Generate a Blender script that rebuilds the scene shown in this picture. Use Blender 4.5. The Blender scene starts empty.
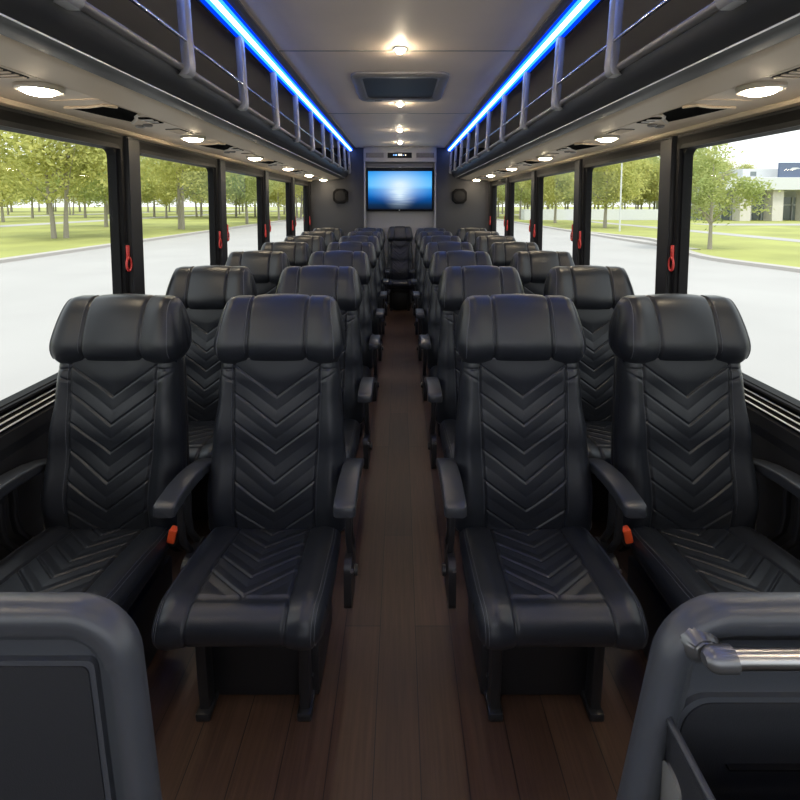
import bpy, bmesh, math, random
from mathutils import Vector, Matrix
random.seed(7)
SC = bpy.context.scene
COL = SC.collection
PI = math.pi
H = 1.53          # eye height above the coach floor
WX = 1.40         # glass plane
GZ = -0.90        # street level below the coach floor

# ------------------------------------------------------------------ materials
def mat(name, col, rough=.5, metal=0., emit=None, estr=0., spec=.5, bump=None, var=None, coat=0.):
    m = bpy.data.materials.new(name); m.use_nodes = True
    nt = m.node_tree; b = nt.nodes['Principled BSDF']
    b.inputs['Base Color'].default_value = (*col, 1); b.inputs['Roughness'].default_value = rough
    b.inputs['Metallic'].default_value = metal; b.inputs['Specular IOR Level'].default_value = spec
    if coat: b.inputs['Coat Weight'].default_value = coat
    if emit: b.inputs['Emission Color'].default_value = (*emit, 1); b.inputs['Emission Strength'].default_value = estr
    tc = nt.nodes.new('ShaderNodeTexCoord')
    if var:
        n = nt.nodes.new('ShaderNodeTexNoise'); n.inputs['Scale'].default_value = var[0]; n.inputs['Detail'].default_value = 5
        nt.links.new(tc.outputs['Object'], n.inputs['Vector'])
        r = nt.nodes.new('ShaderNodeValToRGB')
        r.color_ramp.elements[0].position = .3; r.color_ramp.elements[1].position = .7
        r.color_ramp.elements[0].color = (*[c*(1-var[1]) for c in col], 1)
        r.color_ramp.elements[1].color = (*[min(1, c*(1+var[1])) for c in col], 1)
        nt.links.new(n.outputs['Fac'], r.inputs['Fac']); nt.links.new(r.outputs['Color'], b.inputs['Base Color'])
    if bump:
        n = nt.nodes.new('ShaderNodeTexNoise'); n.inputs['Scale'].default_value = bump[0]; n.inputs['Detail'].default_value = 3
        nt.links.new(tc.outputs['Object'], n.inputs['Vector'])
        bp = nt.nodes.new('ShaderNodeBump'); bp.inputs['Strength'].default_value = bump[1]; bp.inputs['Distance'].default_value = .002
        nt.links.new(n.outputs['Fac'], bp.inputs['Height']); nt.links.new(bp.outputs['Normal'], b.inputs['Normal'])
    return m

def glow(name, col, s):
    m = bpy.data.materials.new(name); m.use_nodes = True; nt = m.node_tree; nt.nodes.clear()
    o = nt.nodes.new('ShaderNodeOutputMaterial'); e = nt.nodes.new('ShaderNodeEmission')
    e.inputs['Color'].default_value = (*col, 1); e.inputs['Strength'].default_value = s
    nt.links.new(e.outputs[0], o.inputs[0]); return m

def glass_mat(name):
    m = bpy.data.materials.new(name); m.use_nodes = True; nt = m.node_tree; nt.nodes.clear()
    o = nt.nodes.new('ShaderNodeOutputMaterial'); mx = nt.nodes.new('ShaderNodeMixShader')
    t = nt.nodes.new('ShaderNodeBsdfTransparent'); g = nt.nodes.new('ShaderNodeBsdfGlossy')
    t.inputs['Color'].default_value = (.97, .985, .97, 1); g.inputs['Roughness'].default_value = .02
    lw = nt.nodes.new('ShaderNodeLayerWeight'); lw.inputs['Blend'].default_value = .5
    p = nt.nodes.new('ShaderNodeMath'); p.operation = 'POWER'; p.inputs[1].default_value = 5; nt.links.new(lw.outputs['Facing'], p.inputs[0])
    f = nt.nodes.new('ShaderNodeMath'); f.operation = 'MULTIPLY_ADD'; f.inputs[1].default_value = .18; f.inputs[2].default_value = .004; nt.links.new(p.outputs[0], f.inputs[0])
    nt.links.new(f.outputs[0], mx.inputs[0]); nt.links.new(t.outputs[0], mx.inputs[1]); nt.links.new(g.outputs[0], mx.inputs[2])
    nt.links.new(mx.outputs[0], o.inputs[0]); return m

def leaf_mat(name, c1, c2):
    m = bpy.data.materials.new(name); m.use_nodes = True; nt = m.node_tree; nt.nodes.clear()
    o = nt.nodes.new('ShaderNodeOutputMaterial'); mx = nt.nodes.new('ShaderNodeMixShader'); mx.inputs[0].default_value = .45
    d = nt.nodes.new('ShaderNodeBsdfDiffuse'); t = nt.nodes.new('ShaderNodeBsdfTranslucent')
    n = nt.nodes.new('ShaderNodeTexNoise'); n.inputs['Scale'].default_value = .9; tc = nt.nodes.new('ShaderNodeTexCoord')
    r = nt.nodes.new('ShaderNodeValToRGB'); r.color_ramp.elements[0].position = .35; r.color_ramp.elements[1].position = .65
    r.color_ramp.elements[0].color = (*c1, 1); r.color_ramp.elements[1].color = (*c2, 1)
    nt.links.new(tc.outputs['Object'], n.inputs['Vector']); nt.links.new(n.outputs['Fac'], r.inputs['Fac'])
    nt.links.new(r.outputs[0], d.inputs[0]); nt.links.new(r.outputs[0], t.inputs[0])
    nt.links.new(d.outputs[0], mx.inputs[1]); nt.links.new(t.outputs[0], mx.inputs[2]); nt.links.new(mx.outputs[0], o.inputs[0])
    return m

def wood_mat():
    m = bpy.data.materials.new('plank_floor'); m.use_nodes = True; nt = m.node_tree; b = nt.nodes['Principled BSDF']
    N = nt.nodes.new; L = nt.links.new
    tc = N('ShaderNodeTexCoord'); mp = N('ShaderNodeMapping'); mp.inputs['Rotation'].default_value = (0, 0, PI/2)
    mp.inputs['Location'].default_value = (.33, .0715, 0)
    L(tc.outputs['Object'], mp.inputs['Vector'])
    br = N('ShaderNodeTexBrick'); br.offset = .37; br.offset_frequency = 2
    br.inputs['Scale'].default_value = 1; br.inputs['Brick Width'].default_value = 1.25; br.inputs['Row Height'].default_value = .127
    br.inputs['Mortar Size'].default_value = .0016; br.inputs['Mortar Smooth'].default_value = .3; br.inputs['Bias'].default_value = 0
    br.inputs['Color1'].default_value = (.052, .026, .0165, 1); br.inputs['Color2'].default_value = (.080, .043, .027, 1)
    br.inputs['Mortar'].default_value = (.008, .005, .004, 1)
    L(mp.outputs[0], br.inputs['Vector'])
    mp2 = N('ShaderNodeMapping'); mp2.inputs['Scale'].default_value = (60, 2.2, 1); L(tc.outputs['Object'], mp2.inputs['Vector'])
    n = N('ShaderNodeTexNoise'); n.inputs['Scale'].default_value = 1.6; n.inputs['Detail'].default_value = 8; n.inputs['Roughness'].default_value = .65
    L(mp2.outputs[0], n.inputs['Vector'])
    r = N('ShaderNodeValToRGB'); r.color_ramp.elements[0].position = .3; r.color_ramp.elements[1].position = .75
    r.color_ramp.elements[0].color = (.62, .6, .58, 1); r.color_ramp.elements[1].color = (1.2, 1.18, 1.15, 1)
    L(n.outputs['Fac'], r.inputs['Fac'])
    mx = N('ShaderNodeMixRGB'); mx.blend_type = 'MULTIPLY'; mx.inputs[0].default_value = 1
    L(br.outputs['Color'], mx.inputs[1]); L(r.outputs[0], mx.inputs[2]); L(mx.outputs[0], b.inputs['Base Color'])
    b.inputs['Roughness'].default_value = .46
    bp = N('ShaderNodeBump'); bp.inputs['Strength'].default_value = .25; bp.inputs['Distance'].default_value = .002
    L(n.outputs['Fac'], bp.inputs['Height']); L(bp.outputs[0], b.inputs['Normal'])
    return m

def screen_mat():
    """sea at dusk: a pale band above a sea horizon, light on the water; object coords x -.48...48, z -.29...29"""
    m = bpy.data.materials.new('screen_picture'); m.use_nodes = True; nt = m.node_tree; nt.nodes.clear()
    N = nt.nodes.new; L = nt.links.new
    o = N('ShaderNodeOutputMaterial'); e = N('ShaderNodeEmission'); e.inputs['Strength'].default_value = .62
    tc = N('ShaderNodeTexCoord'); sp = N('ShaderNodeSeparateXYZ'); L(tc.outputs['Object'], sp.inputs[0])
    mr = N('ShaderNodeMapRange'); mr.inputs['From Min'].default_value = -.285; mr.inputs['From Max'].default_value = .285
    L(sp.outputs['Z'], mr.inputs['Value'])
    r = N('ShaderNodeValToRGB'); cr = r.color_ramp
    stops = [(0, (.006, .012, .03)), (.12, (.006, .03, .09)), (.27, (.003, .08, .33)), (.42, (.004, .2, .65)), (.53, (.01, .27, .74)),
             (.56, (.03, .40, .90)), (.62, (.1, .5, .95)), (.82, (.06, .45, .95)), (1, (.02, .3, .85))]
    cr.elements[0].position, cr.elements[0].color = 0, (*stops[0][1], 1)
    cr.elements[1].position, cr.elements[1].color = 1, (*stops[-1][1], 1)
    for p, c in stops[1:-1]:
        el = cr.elements.new(p); el.color = (*c, 1)
    L(mr.outputs[0], r.inputs['Fac'])
    def blob(loc, sc, power=1.):
        mp = N('ShaderNodeMapping'); mp.vector_type = 'POINT'
        mp.inputs['Scale'].default_value = (1/sc[0], 0, 1/sc[1]); mp.inputs['Location'].default_value = (0, 0, -loc/sc[1])
        L(tc.outputs['Object'], mp.inputs['Vector'])
        g = N('ShaderNodeTexGradient'); g.gradient_type = 'QUADRATIC_SPHERE'; L(mp.outputs[0], g.inputs['Vector']); return g
    g1 = blob(.09, (.62, .33)); g2 = blob(-.07, (.30, .27))
    wv = N('ShaderNodeTexNoise'); wm = N('ShaderNodeMapping'); wm.inputs['Scale'].default_value = (3, 1, 40)
    L(tc.outputs['Object'], wm.inputs['Vector']); L(wm.outputs[0], wv.inputs['Vector']); wv.inputs['Scale'].default_value = 1.
    m2 = N('ShaderNodeMath'); m2.operation = 'MULTIPLY'; L(g2.outputs['Fac'], m2.inputs[0]); L(wv.outputs['Fac'], m2.inputs[1])
    ad = N('ShaderNodeMath'); ad.operation = 'MULTIPLY_ADD'; L(m2.outputs[0], ad.inputs[0]); ad.inputs[1].default_value = 1.7; L(g1.outputs['Fac'], ad.inputs[2])
    cl = N('ShaderNodeClamp'); L(ad.outputs[0], cl.inputs['Value'])
    mx = N('ShaderNodeMixRGB'); mx.inputs[2].default_value = (.72, .88, 1, 1); L(cl.outputs[0], mx.inputs[0]); L(r.outputs[0], mx.inputs[1])
    L(mx.outputs[0], e.inputs['Color']); L(e.outputs[0], o.inputs[0]); return m

M = {}
M['leather'] = mat('leather', (.0135, .0158, .0215), .37, bump=(420, .22), spec=.5)
M['piping'] = mat('piping', (.075, .08, .095), .4)
M['plastic'] = mat('black_plastic', (.012, .012, .014), .42)
M['arm'] = mat('armrest_vinyl', (.028, .031, .038), .33, bump=(500, .1))
M['shell'] = mat('grey_shell_plastic', (.050, .055, .066), .36, bump=(700, .12))
M['shell_dark'] = mat('dark_pocket_fabric', (.013, .0145, .019), .6, bump=(500, .2))
M['steel'] = mat('satin_steel', (.42, .42, .44), .32, metal=1.)
M['bracket'] = mat('bracket_grey', (.16, .165, .175), .35, metal=.7)
M['orange'] = mat('orange_button', (.75, .085, .02), .4)
M['red'] = mat('red_handle', (.50, .035, .03), .4)
M['wood'] = wood_mat()
M['ceiling'] = mat('ceiling_vinyl', (.90, .76, .63), .55, var=(3, .03))
M['seam'] = mat('seam_strip', (.22, .2, .185), .5)
M['wall'] = mat('dark_wall_vinyl', (.018, .019, .022), .6, spec=.25, bump=(300, .15))
M['wall_end'] = mat('end_wall_vinyl', (.036, .037, .043), .6, bump=(300, .15))
M['pillar'] = mat('pillar_charcoal', (.026, .027, .03), .5, spec=.25)
M['gasket'] = mat('black_rubber', (.006, .006, .007), .6, spec=.12)
M['void'] = mat('unlit_recess_black', (.003, .003, .003), .9, spec=.02)
M['glass'] = glass_mat('window_glass')
M['soffit'] = mat('soffit_taupe', (.68, .56, .43), .5, var=(2, .04))
M['fascia'] = mat('fascia_charcoal', (.04, .04, .043), .46)
M['rack_inside'] = mat('rack_interior', (.006, .006, .010), .7, spec=.2)
M['rail'] = mat('rail_bronze_grey', (.26, .245, .24), .35, metal=.35)
M['post'] = mat('post_grey', (.30, .30, .31), .38, metal=.3)
M['rod'] = mat('polished_rod', (.6, .6, .62), .18, metal=1.)
M['alu'] = mat('bright_strip', (.85, .85, .85), .35, metal=.15)  # near-white stands in for sky reflected by the metal sill strips
M['channel'] = mat('channel_grey', (.11, .11, .12), .45)
M['led_core'] = glow('led_core', (.26, .45, 1.), 7.)
M['led_edge'] = glow('led_edge', (.01, .10, 1.), 4.)  # emissive blue for the halo painted beside the diode line
M['led_dim'] = glow('led_dim', (.0, .03, .7), 1.2)
M['lamp'] = glow('warm_lamp', (1., .82, .56), 62.)
M['lamp_small'] = glow('warm_lamp_small', (1., .84, .60), 230.)
M['lamp_ring'] = mat('lamp_ring', (.62, .57, .5), .3, metal=.3)
M['vent_frame'] = mat('vent_frame_grey', (.24, .225, .22), .45)
M['vent_panel'] = mat('vent_dark', (.06, .056, .056), .45)
M['cab'] = mat('cabinet_grey', (.24, .235, .235), .5)
M['grille'] = mat('grille_grey', (.015, .015, .017), .7, spec=.2)
M['screen'] = screen_mat()
M['digit_blue'] = glow('digit_blue', (.25, .5, 1.), 1.2)
M['digit_white'] = glow('digit_white', (1., .85, .65), 1.3)
M['logo'] = mat('logo_grey', (.5, .5, .52), .4)
M['tag'] = mat('pale_grey_plastic', (.17, .17, .165), .5)
M['road'] = mat('pale_concrete', (.36, .342, .328), .9, var=(.35, .05))
M['kerb'] = mat('kerb_concrete', (.40, .37, .345), .9)
M['grass'] = mat('lawn_green', (.30, .31, .085), .95, var=(.25, .2))
M['bark'] = mat('bark', (.30, .27, .22), .9)
M['leaf1'] = leaf_mat('leaf_yellow_green', (.42, .44, .15), (.58, .56, .20))
M['leaf2'] = leaf_mat('leaf_green', (.36, .42, .16), (.50, .52, .21))
M['white'] = mat('white_render', (.55, .56, .57), .7)
M['stone'] = mat('column_stone', (.56, .53, .49), .8)
M['pane'] = mat('dark_building_glass', (.16, .19, .19), .15)
M['sign'] = mat('sign_blue', (.10, .13, .21), .6)

# ------------------------------------------------------------------ mesh helpers
def _mesh(bm, smooth, name):
    bmesh.ops.recalc_face_normals(bm, faces=bm.faces[:])
    me = bpy.data.meshes.new(name); bm.to_mesh(me); bm.free()
    if smooth is not None:
        me.polygons.foreach_set('use_smooth', [True]*len(me.polygons))
        if smooth < 180: me.set_sharp_from_angle(angle=math.radians(smooth))
    return me

def wloc(o):
    v = Vector((0, 0, 0))
    while o is not None: v = v + o.location; o = o.parent
    return v

def obj(name, bm, m, parent=None, smooth=40, world=False, mirror=False, loc=None):
    """link a bmesh as one object; world=True: its coordinates are world ones, kept in place under an unrotated parent"""
    if mirror: bmesh.ops.scale(bm, vec=(-1, 1, 1), verts=bm.verts[:])
    sh = Vector((0, 0, 0))
    if world and parent is not None: sh = wloc(parent)
    if loc is not None: sh = Vector(loc)
    if sh.length: bmesh.ops.translate(bm, vec=-sh, verts=bm.verts[:])
    me = _mesh(bm, smooth, name); me.materials.append(m)
    o = bpy.data.objects.new(name, me); COL.objects.link(o)
    if parent is not None: o.parent = parent
    if loc is not None: o.location = loc
    return o

def tag(o, label, cat, group=None, kind=None):
    o['label'] = label; o['category'] = cat
    if group: o['group'] = group
    if kind: o['kind'] = kind
    return o

def thing(name, label, cat, loc=(0, 0, 0), group=None, kind=None):
    o = bpy.data.objects.new(name, None); o.empty_display_size = .1; COL.objects.link(o); o.location = loc
    return tag(o, label, cat, group, kind)

def struct(name, bm, m, label, cat, parent=None, smooth=None):
    o = obj(name, bm, m, parent, smooth)
    return tag(o, label, cat, None, 'structure')

def copy_tree(o, parent=None):
    c = o.copy(); COL.objects.link(c)
    if parent is not None: c.parent = parent; c.matrix_parent_inverse = o.matrix_parent_inverse
    for ch in list(o.children): copy_tree(ch, c)
    return c

def B(): return bmesh.new()

def box(bm, x0, x1, y0, y1, z0, z1, bev=0., seg=2):
    r = bmesh.ops.create_cube(bm, size=1.)
    vs = r['verts']
    x0, x1 = min(x0, x1), max(x0, x1)
    bmesh.ops.scale(bm, vec=(x1-x0, y1-y0, z1-z0), verts=vs)
    bmesh.ops.translate(bm, vec=((x0+x1)/2, (y0+y1)/2, (z0+z1)/2), verts=vs)
    if bev:
        es = list({e for v in vs for e in v.link_edges})
        bmesh.ops.bevel(bm, geom=es, offset=bev, segments=seg, affect='EDGES', profile=.5)
    return bm

def tube(bm, pts, r, n=10, caps=True):
    """round tube through pts; r a number or one per point"""
    pts = [Vector(p) for p in pts]; rs = r if isinstance(r, (list, tuple)) else [r]*len(pts)
    rings = []; up = None
    for i, p in enumerate(pts):
        t = (pts[min(i+1, len(pts)-1)] - pts[max(i-1, 0)]).normalized()
        if up is None:
            up = t.orthogonal().normalized()
        up = (up - t*up.dot(t)).normalized(); sd = t.cross(up)
        rings.append([bm.verts.new(p + (up*math.cos(2*PI*k/n) + sd*math.sin(2*PI*k/n))*rs[i]) for k in range(n)])
    for a, b in zip(rings, rings[1:]):
        for k in range(n): bm.faces.new((a[k], a[(k+1) % n], b[(k+1) % n], b[k]))
    if caps: bm.faces.new(rings[0][::-1]); bm.faces.new(rings[-1])
    return bm

def sweep(bm, rings):
    """loft closed rings (lists of points of one length) with end caps"""
    rr = [[bm.verts.new(p) for p in ring] for ring in rings]; n = len(rr[0])
    for a, b in zip(rr, rr[1:]):
        for k in range(n): bm.faces.new((a[k], a[(k+1) % n], b[(k+1) % n], b[k]))
    bm.faces.new(rr[0][::-1]); bm.faces.new(rr[-1]); return bm

def prism_y(bm, poly, y0, y1):
    """poly: (x, z) corners, extruded along y"""
    return sweep(bm, [[(x, y0, z) for x, z in poly], [(x, y1, z) for x, z in poly]])

def disc(bm, c, r, h, n=32, r2=None):
    """upright cylinder or cone about z"""
    r2 = r if r2 is None else r2
    return sweep(bm, [[(c[0]+r*math.cos(2*PI*k/n), c[1]+r*math.sin(2*PI*k/n), c[2]) for k in range(n)],
                      [(c[0]+r2*math.cos(2*PI*k/n), c[1]+r2*math.sin(2*PI*k/n), c[2]+h) for k in range(n)]])

def dome(bm, c, r, h, n=28):
    rs = [[bm.verts.new((c[0]+r*math.cos(a)*math.cos(2*PI*k/n), c[1]+r*math.cos(a)*math.sin(2*PI*k/n), c[2]-h*math.sin(a))) for k in range(n)] for a in [PI/2*j/7*.98 for j in range(8)]]
    for a, b in zip(rs, rs[1:]):
        for k in range(n): bm.faces.new((a[k], a[(k+1) % n], b[(k+1) % n], b[k]))
    bm.faces.new(rs[-1]); bm.faces.new(rs[0][::-1]); return bm

def ring_z(bm, c, ro, ri, z0, z1, n=36):
    """flat ring about z, with a rounded lower lip"""
    prof = [(ri, z1), (ro, z1), (ro, z0+.004), (ro-.004, z0), (ri+.003, z0), (ri, z0+.003)]
    rs = [[bm.verts.new((c[0]+r*math.cos(2*PI*k/n), c[1]+r*math.sin(2*PI*k/n), z)) for k in range(n)] for r, z in prof]
    for i in range(len(rs)):
        a, b = rs[i], rs[(i+1) % len(rs)]
        for k in range(n): bm.faces.new((a[k], a[(k+1) % n], b[(k+1) % n], b[k]))
    return bm

def rrect(x0, x1, z0, z1, r, n=6):
    pts = []
    for cx, cz, a0 in ((x1-r, z1-r, 0), (x0+r, z1-r, PI/2), (x0+r, z0+r, PI), (x1-r, z0+r, 3*PI/2)):
        for k in range(n+1):
            a = a0 + PI/2*k/n; pts.append((cx+r*math.cos(a), cz+r*math.sin(a)))
    return pts

def layers(bm, rings, cap0=True, cap1=True):
    rr = [[bm.verts.new(p) for p in ring] for ring in rings]; n = len(rr[0])
    for a, b in zip(rr, rr[1:]):
        for k in range(n): bm.faces.new((a[k], a[(k+1) % n], b[(k+1) % n], b[k]))
    if cap0: bm.faces.new(rr[0][::-1])
    if cap1: bm.faces.new(rr[-1])
    return bm

def sstep(a, b, x):
    t = max(0., min(1., (x-a)/(b-a))); return t*t*(3-2*t)
def gs(d, w): return math.exp(-(d/w)**2)
def lerp_tab(tab, x):
    if x <= tab[0][0]: return tab[0][1]
    for (a, fa), (b, fb) in zip(tab, tab[1:]):
        if x <= b:
            t = (x-a)/(b-a); t = t*t*(3-2*t); return fa+(fb-fa)*t
    return tab[-1][1]

# ------------------------------------------------------------------ upholstered pads
class Pad:
    """a stuffed pad: a closed (y, z) profile carried across x, rounded at its two sides, its face shaped by disp(x, y, z, ny, nz)"""
    def __init__(s, prof, hw, r, disp, nx):
        s.prof, s.hw, s.r, s.disp = prof, hw, r, disp
        n = len(prof); s.nrm = []
        area = sum(prof[i][0]*prof[(i+1) % n][1]-prof[(i+1) % n][0]*prof[i][1] for i in range(n))
        sg = 1 if area > 0 else -1
        for i in range(n):
            a, b = prof[i-1], prof[(i+1) % n]; dy, dz = b[0]-a[0], b[1]-a[1]; l = math.hypot(dy, dz) or 1
            s.nrm.append((sg*dz/l, -sg*dy/l))
        us = []
        for k in range(nx+1):
            t = -1+2*k/nx; us.append(math.copysign(1-(1-abs(t))**1.25, t) if abs(t) > 0 else 0)
        s.us = us
    def pos(s, u, i, out=0.):
        y, z = s.prof[i]; ny, nz = s.nrm[i]; hw = s.hw(y, z); x = u*hw
        t = max(0., (abs(x)-(hw-s.r))/s.r)
        ins = s.r*(1-math.sqrt(max(0., 1-t*t)))
        d = s.disp(x, y, z, ny, nz)*(1-t*t) - ins + out
        return (x, y+ny*d, z+nz*d)
    def bm(s):
        b = B(); layers(b, [[s.pos(u, i) for i in range(len(s.prof))] for u in s.us]); return b
    def seam(s, bm, u_of, i0, i1, r=.0016, step=2):
        pts = [s.pos(u_of(i), i, .0012) for i in range(i0, i1+1, step)]
        tube(bm, pts, r, 6); return bm

def curve_pts(f, a, b, n): return [f(a+(b-a)*k/(n-1)) for k in range(n)]

# backrest -----------------------------------------------------------
yf_tab = [(.34, -.092), (.50, -.104), (.70, -.064), (.90, -.034), (1.0, -.024)]
def back_front(z): return (lerp_tab(yf_tab, z), z)
bp = curve_pts(back_front, .385, .985, 250)
bp += [(-.01, .998), (.02, 1.002), (.05, .995)]
bp += [(lerp_tab(yf_tab, z)+.105, z) for z in (.95, .85, .75, .65, .55, .45, .39)]
bp += [(.0, .352), (-.03, .348), (-.06, .36)]
hwb_tab = [(.36, .243), (.55, .242), (.70, .233), (.85, .217), (1.0, .208)]
def hw_back(y, z): return lerp_tab(hwb_tab, z)
def pw_back(z): return .138+.014*sstep(.4, .95, z)
def disp_back(x, y, z, ny, nz):
    f = max(0., -ny)
    if f < .3: return 0.
    ax = abs(x); pw = pw_back(z); d = 0.
    d += .024*gs(ax-.192, .036)*sstep(.37, .5, z)*(1-.55*sstep(.85, .98, z))
    d -= .008*gs(ax-pw, .0045)
    if ax < pw:
        ph = (z-.72*ax-.852)/.094
        fr = ph-round(ph)
        if ph < .5 and ph > -5.4:
            d -= .0055*gs(fr*.094*.81, .0026)
        if ph < 0: d += .0024*abs(math.cos(PI*fr))**.5
        else: d += .0028*(1-gs(ph*.094*.81, .02))
    else:
        d -= .004*gs(z-.948, .004)
        d -= .004*gs(z-(.905+.55*(ax-.15)), .004)*sstep(.15, .16, ax)
    return d*f
backrest = Pad(bp, hw_back, .04, disp_back, 190)

# headrest -----------------------------------------------------------
hp = []
NH = 110
for k in range(NH):
    a = 2*PI*k/NH; c, s_ = math.cos(a), math.sin(a)
    y = math.copysign(abs(c)**(2/2.9), c)*.082; z = math.copysign(abs(s_)**(2/2.7), s_)*.121
    y += .026*sstep(-.03, .121, z)*sstep(.07, -.06, y)
    y -= .012*gs(z+.05, .05) if y < 0 else 0
    hp.append((.040+y, 1.072+z))
def hw_head(y, z): return .229-.022*sstep(1.03, 1.2, z)-.006*sstep(1.0, .95, z)
def disp_head(x, y, z, ny, nz):
    ax = abs(x); f = 1. if ny < .25 else max(0., 1-(ny-.25)/.4)
    d = .006*(1-(ax/.1)**2)*f if ax < .1 else .013*sstep(.1, .17, ax)*max(0, -ny)
    d -= .011*gs(ax-.101, .0045)*f
    d -= .009*gs(x, .12)*sstep(-.3, -.9, nz)
    return d
headrest = Pad(hp, hw_head, .052, disp_head, 110)

# seat cushion ---------------------------------------------------------
def cush_top(y): return (y, .388-.165*y*(1-.12*sstep(-.25, -.45, y)))
cp = [(.03, .345), (.03, .375)]
cp += curve_pts(cush_top, .015, -.425, 180)
zt = cush_top(-.425)[1]
for k in range(1, 15):
    a = PI/2*k/15; cp.append((-.425-.077*math.sin(a)**.9, .400+(zt-.400)*math.cos(a)))
for k in range(0, 10):
    a = PI/2*k/9; cp.append((-.452-.050*math.cos(a), .400-.05*math.sin(a)))
cp += [(-.40, .348), (-.25, .346), (-.1, .345), (0, .343)]
def hw_cush(y, z): return .234-.008*sstep(-.40, -.5, y)-.012*sstep(-.2, .02, y)
def pw_cush(y): return .118+.012*sstep(0, -.43, y)
def disp_cush(x, y, z, ny, nz):
    f = max(0., min(1., nz*1.2)); g = max(0., -ny)
    ax = abs(x); pw = pw_cush(y); d = 0.
    d += .014*gs(ax-.178, .038)*max(f, g*.7)
    if y > -.47 or True:
        d -= .007*gs(ax-pw, .0045)*max(f, g*.5)
    if ax < pw and f > 0:
        if y < -.428: d -= 0
        d -= .008*gs(y+.430, .0045)
        if y > -.430:
            ph = (y+.425-.8*ax)/.071
            fr = ph-round(ph)
            if -.5 < ph < 5.5: d -= .0055*gs(fr*.071*.78, .0026)*f
            d += .0026*abs(math.cos(PI*fr))*f
        else: d += .007*f*sstep(-.43, -.46, y)
    return d
cushion = Pad(cp, hw_cush, .034, disp_cush, 180)

def arm_piece(root, xo, outer):
    """padded armrest with curved bracket bars and a pivot cover; xo: across the seat; outer: +1/-1 the side away from the sitter"""
    bm = B(); rings = []
    path = [(.035, .566), (.02, .580), (-.03, .600), (-.09, .616), (-.16, .626), (-.23, .629), (-.29, .624), (-.312, .620), (-.32, .618)]
    for i, (y, z) in enumerate(path):
        e = .8 if i in (0, len(path)-1) else 1.
        w, h = .0335*e, (.017+.004*sstep(0, -.2, y))*e
        rings.append([(xo+px, y, z+pz) for px, pz in rrect(-w, w, -h, h*.8, .007*e, 4)])
    sweep(bm, rings)
    a = obj('armrest', bm, M['arm'], root, 50)
    bm = B()
    for y0, y1 in ((-.215, -.155), (-.165, -.105)):
        pts = [(y0, .605), (y0+.004, .56), (y0+.002, .50), (y0+.012, .44), (y1, .37), (y1+.012, .335)]
        sweep(bm, [[(xo+px, y+py, z) for px, py in rrect(-.010, .010, -.009, .009, .004, 2)] for y, z in pts])
    obj('arm_bracket', bm, M['plastic'], a, 40)
    bm = B(); c = [(xo-.004*outer, -.14+p[0], .285+p[1]) for p in rrect(-.075, .075, -.085, .085, .035, 5)]
    sweep(bm, [[(x-.012, y, z) for x, y, z in c], [(x+.012, y, z) for x, y, z in c]])
    tube(bm, [(xo+.012*outer, -.15, .30), (xo+.024*outer, -.15, .30)], .018, 16)
    obj('pivot_cover', bm, M['plastic'], a, 40)
    bm = B()
    tube(bm, [(xo+.010, -.208, .345), (xo+.010, -.214, .345)], .006, 10)
    obj('screw_cap', bm, M['steel'], a, 40)
    return a

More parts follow.
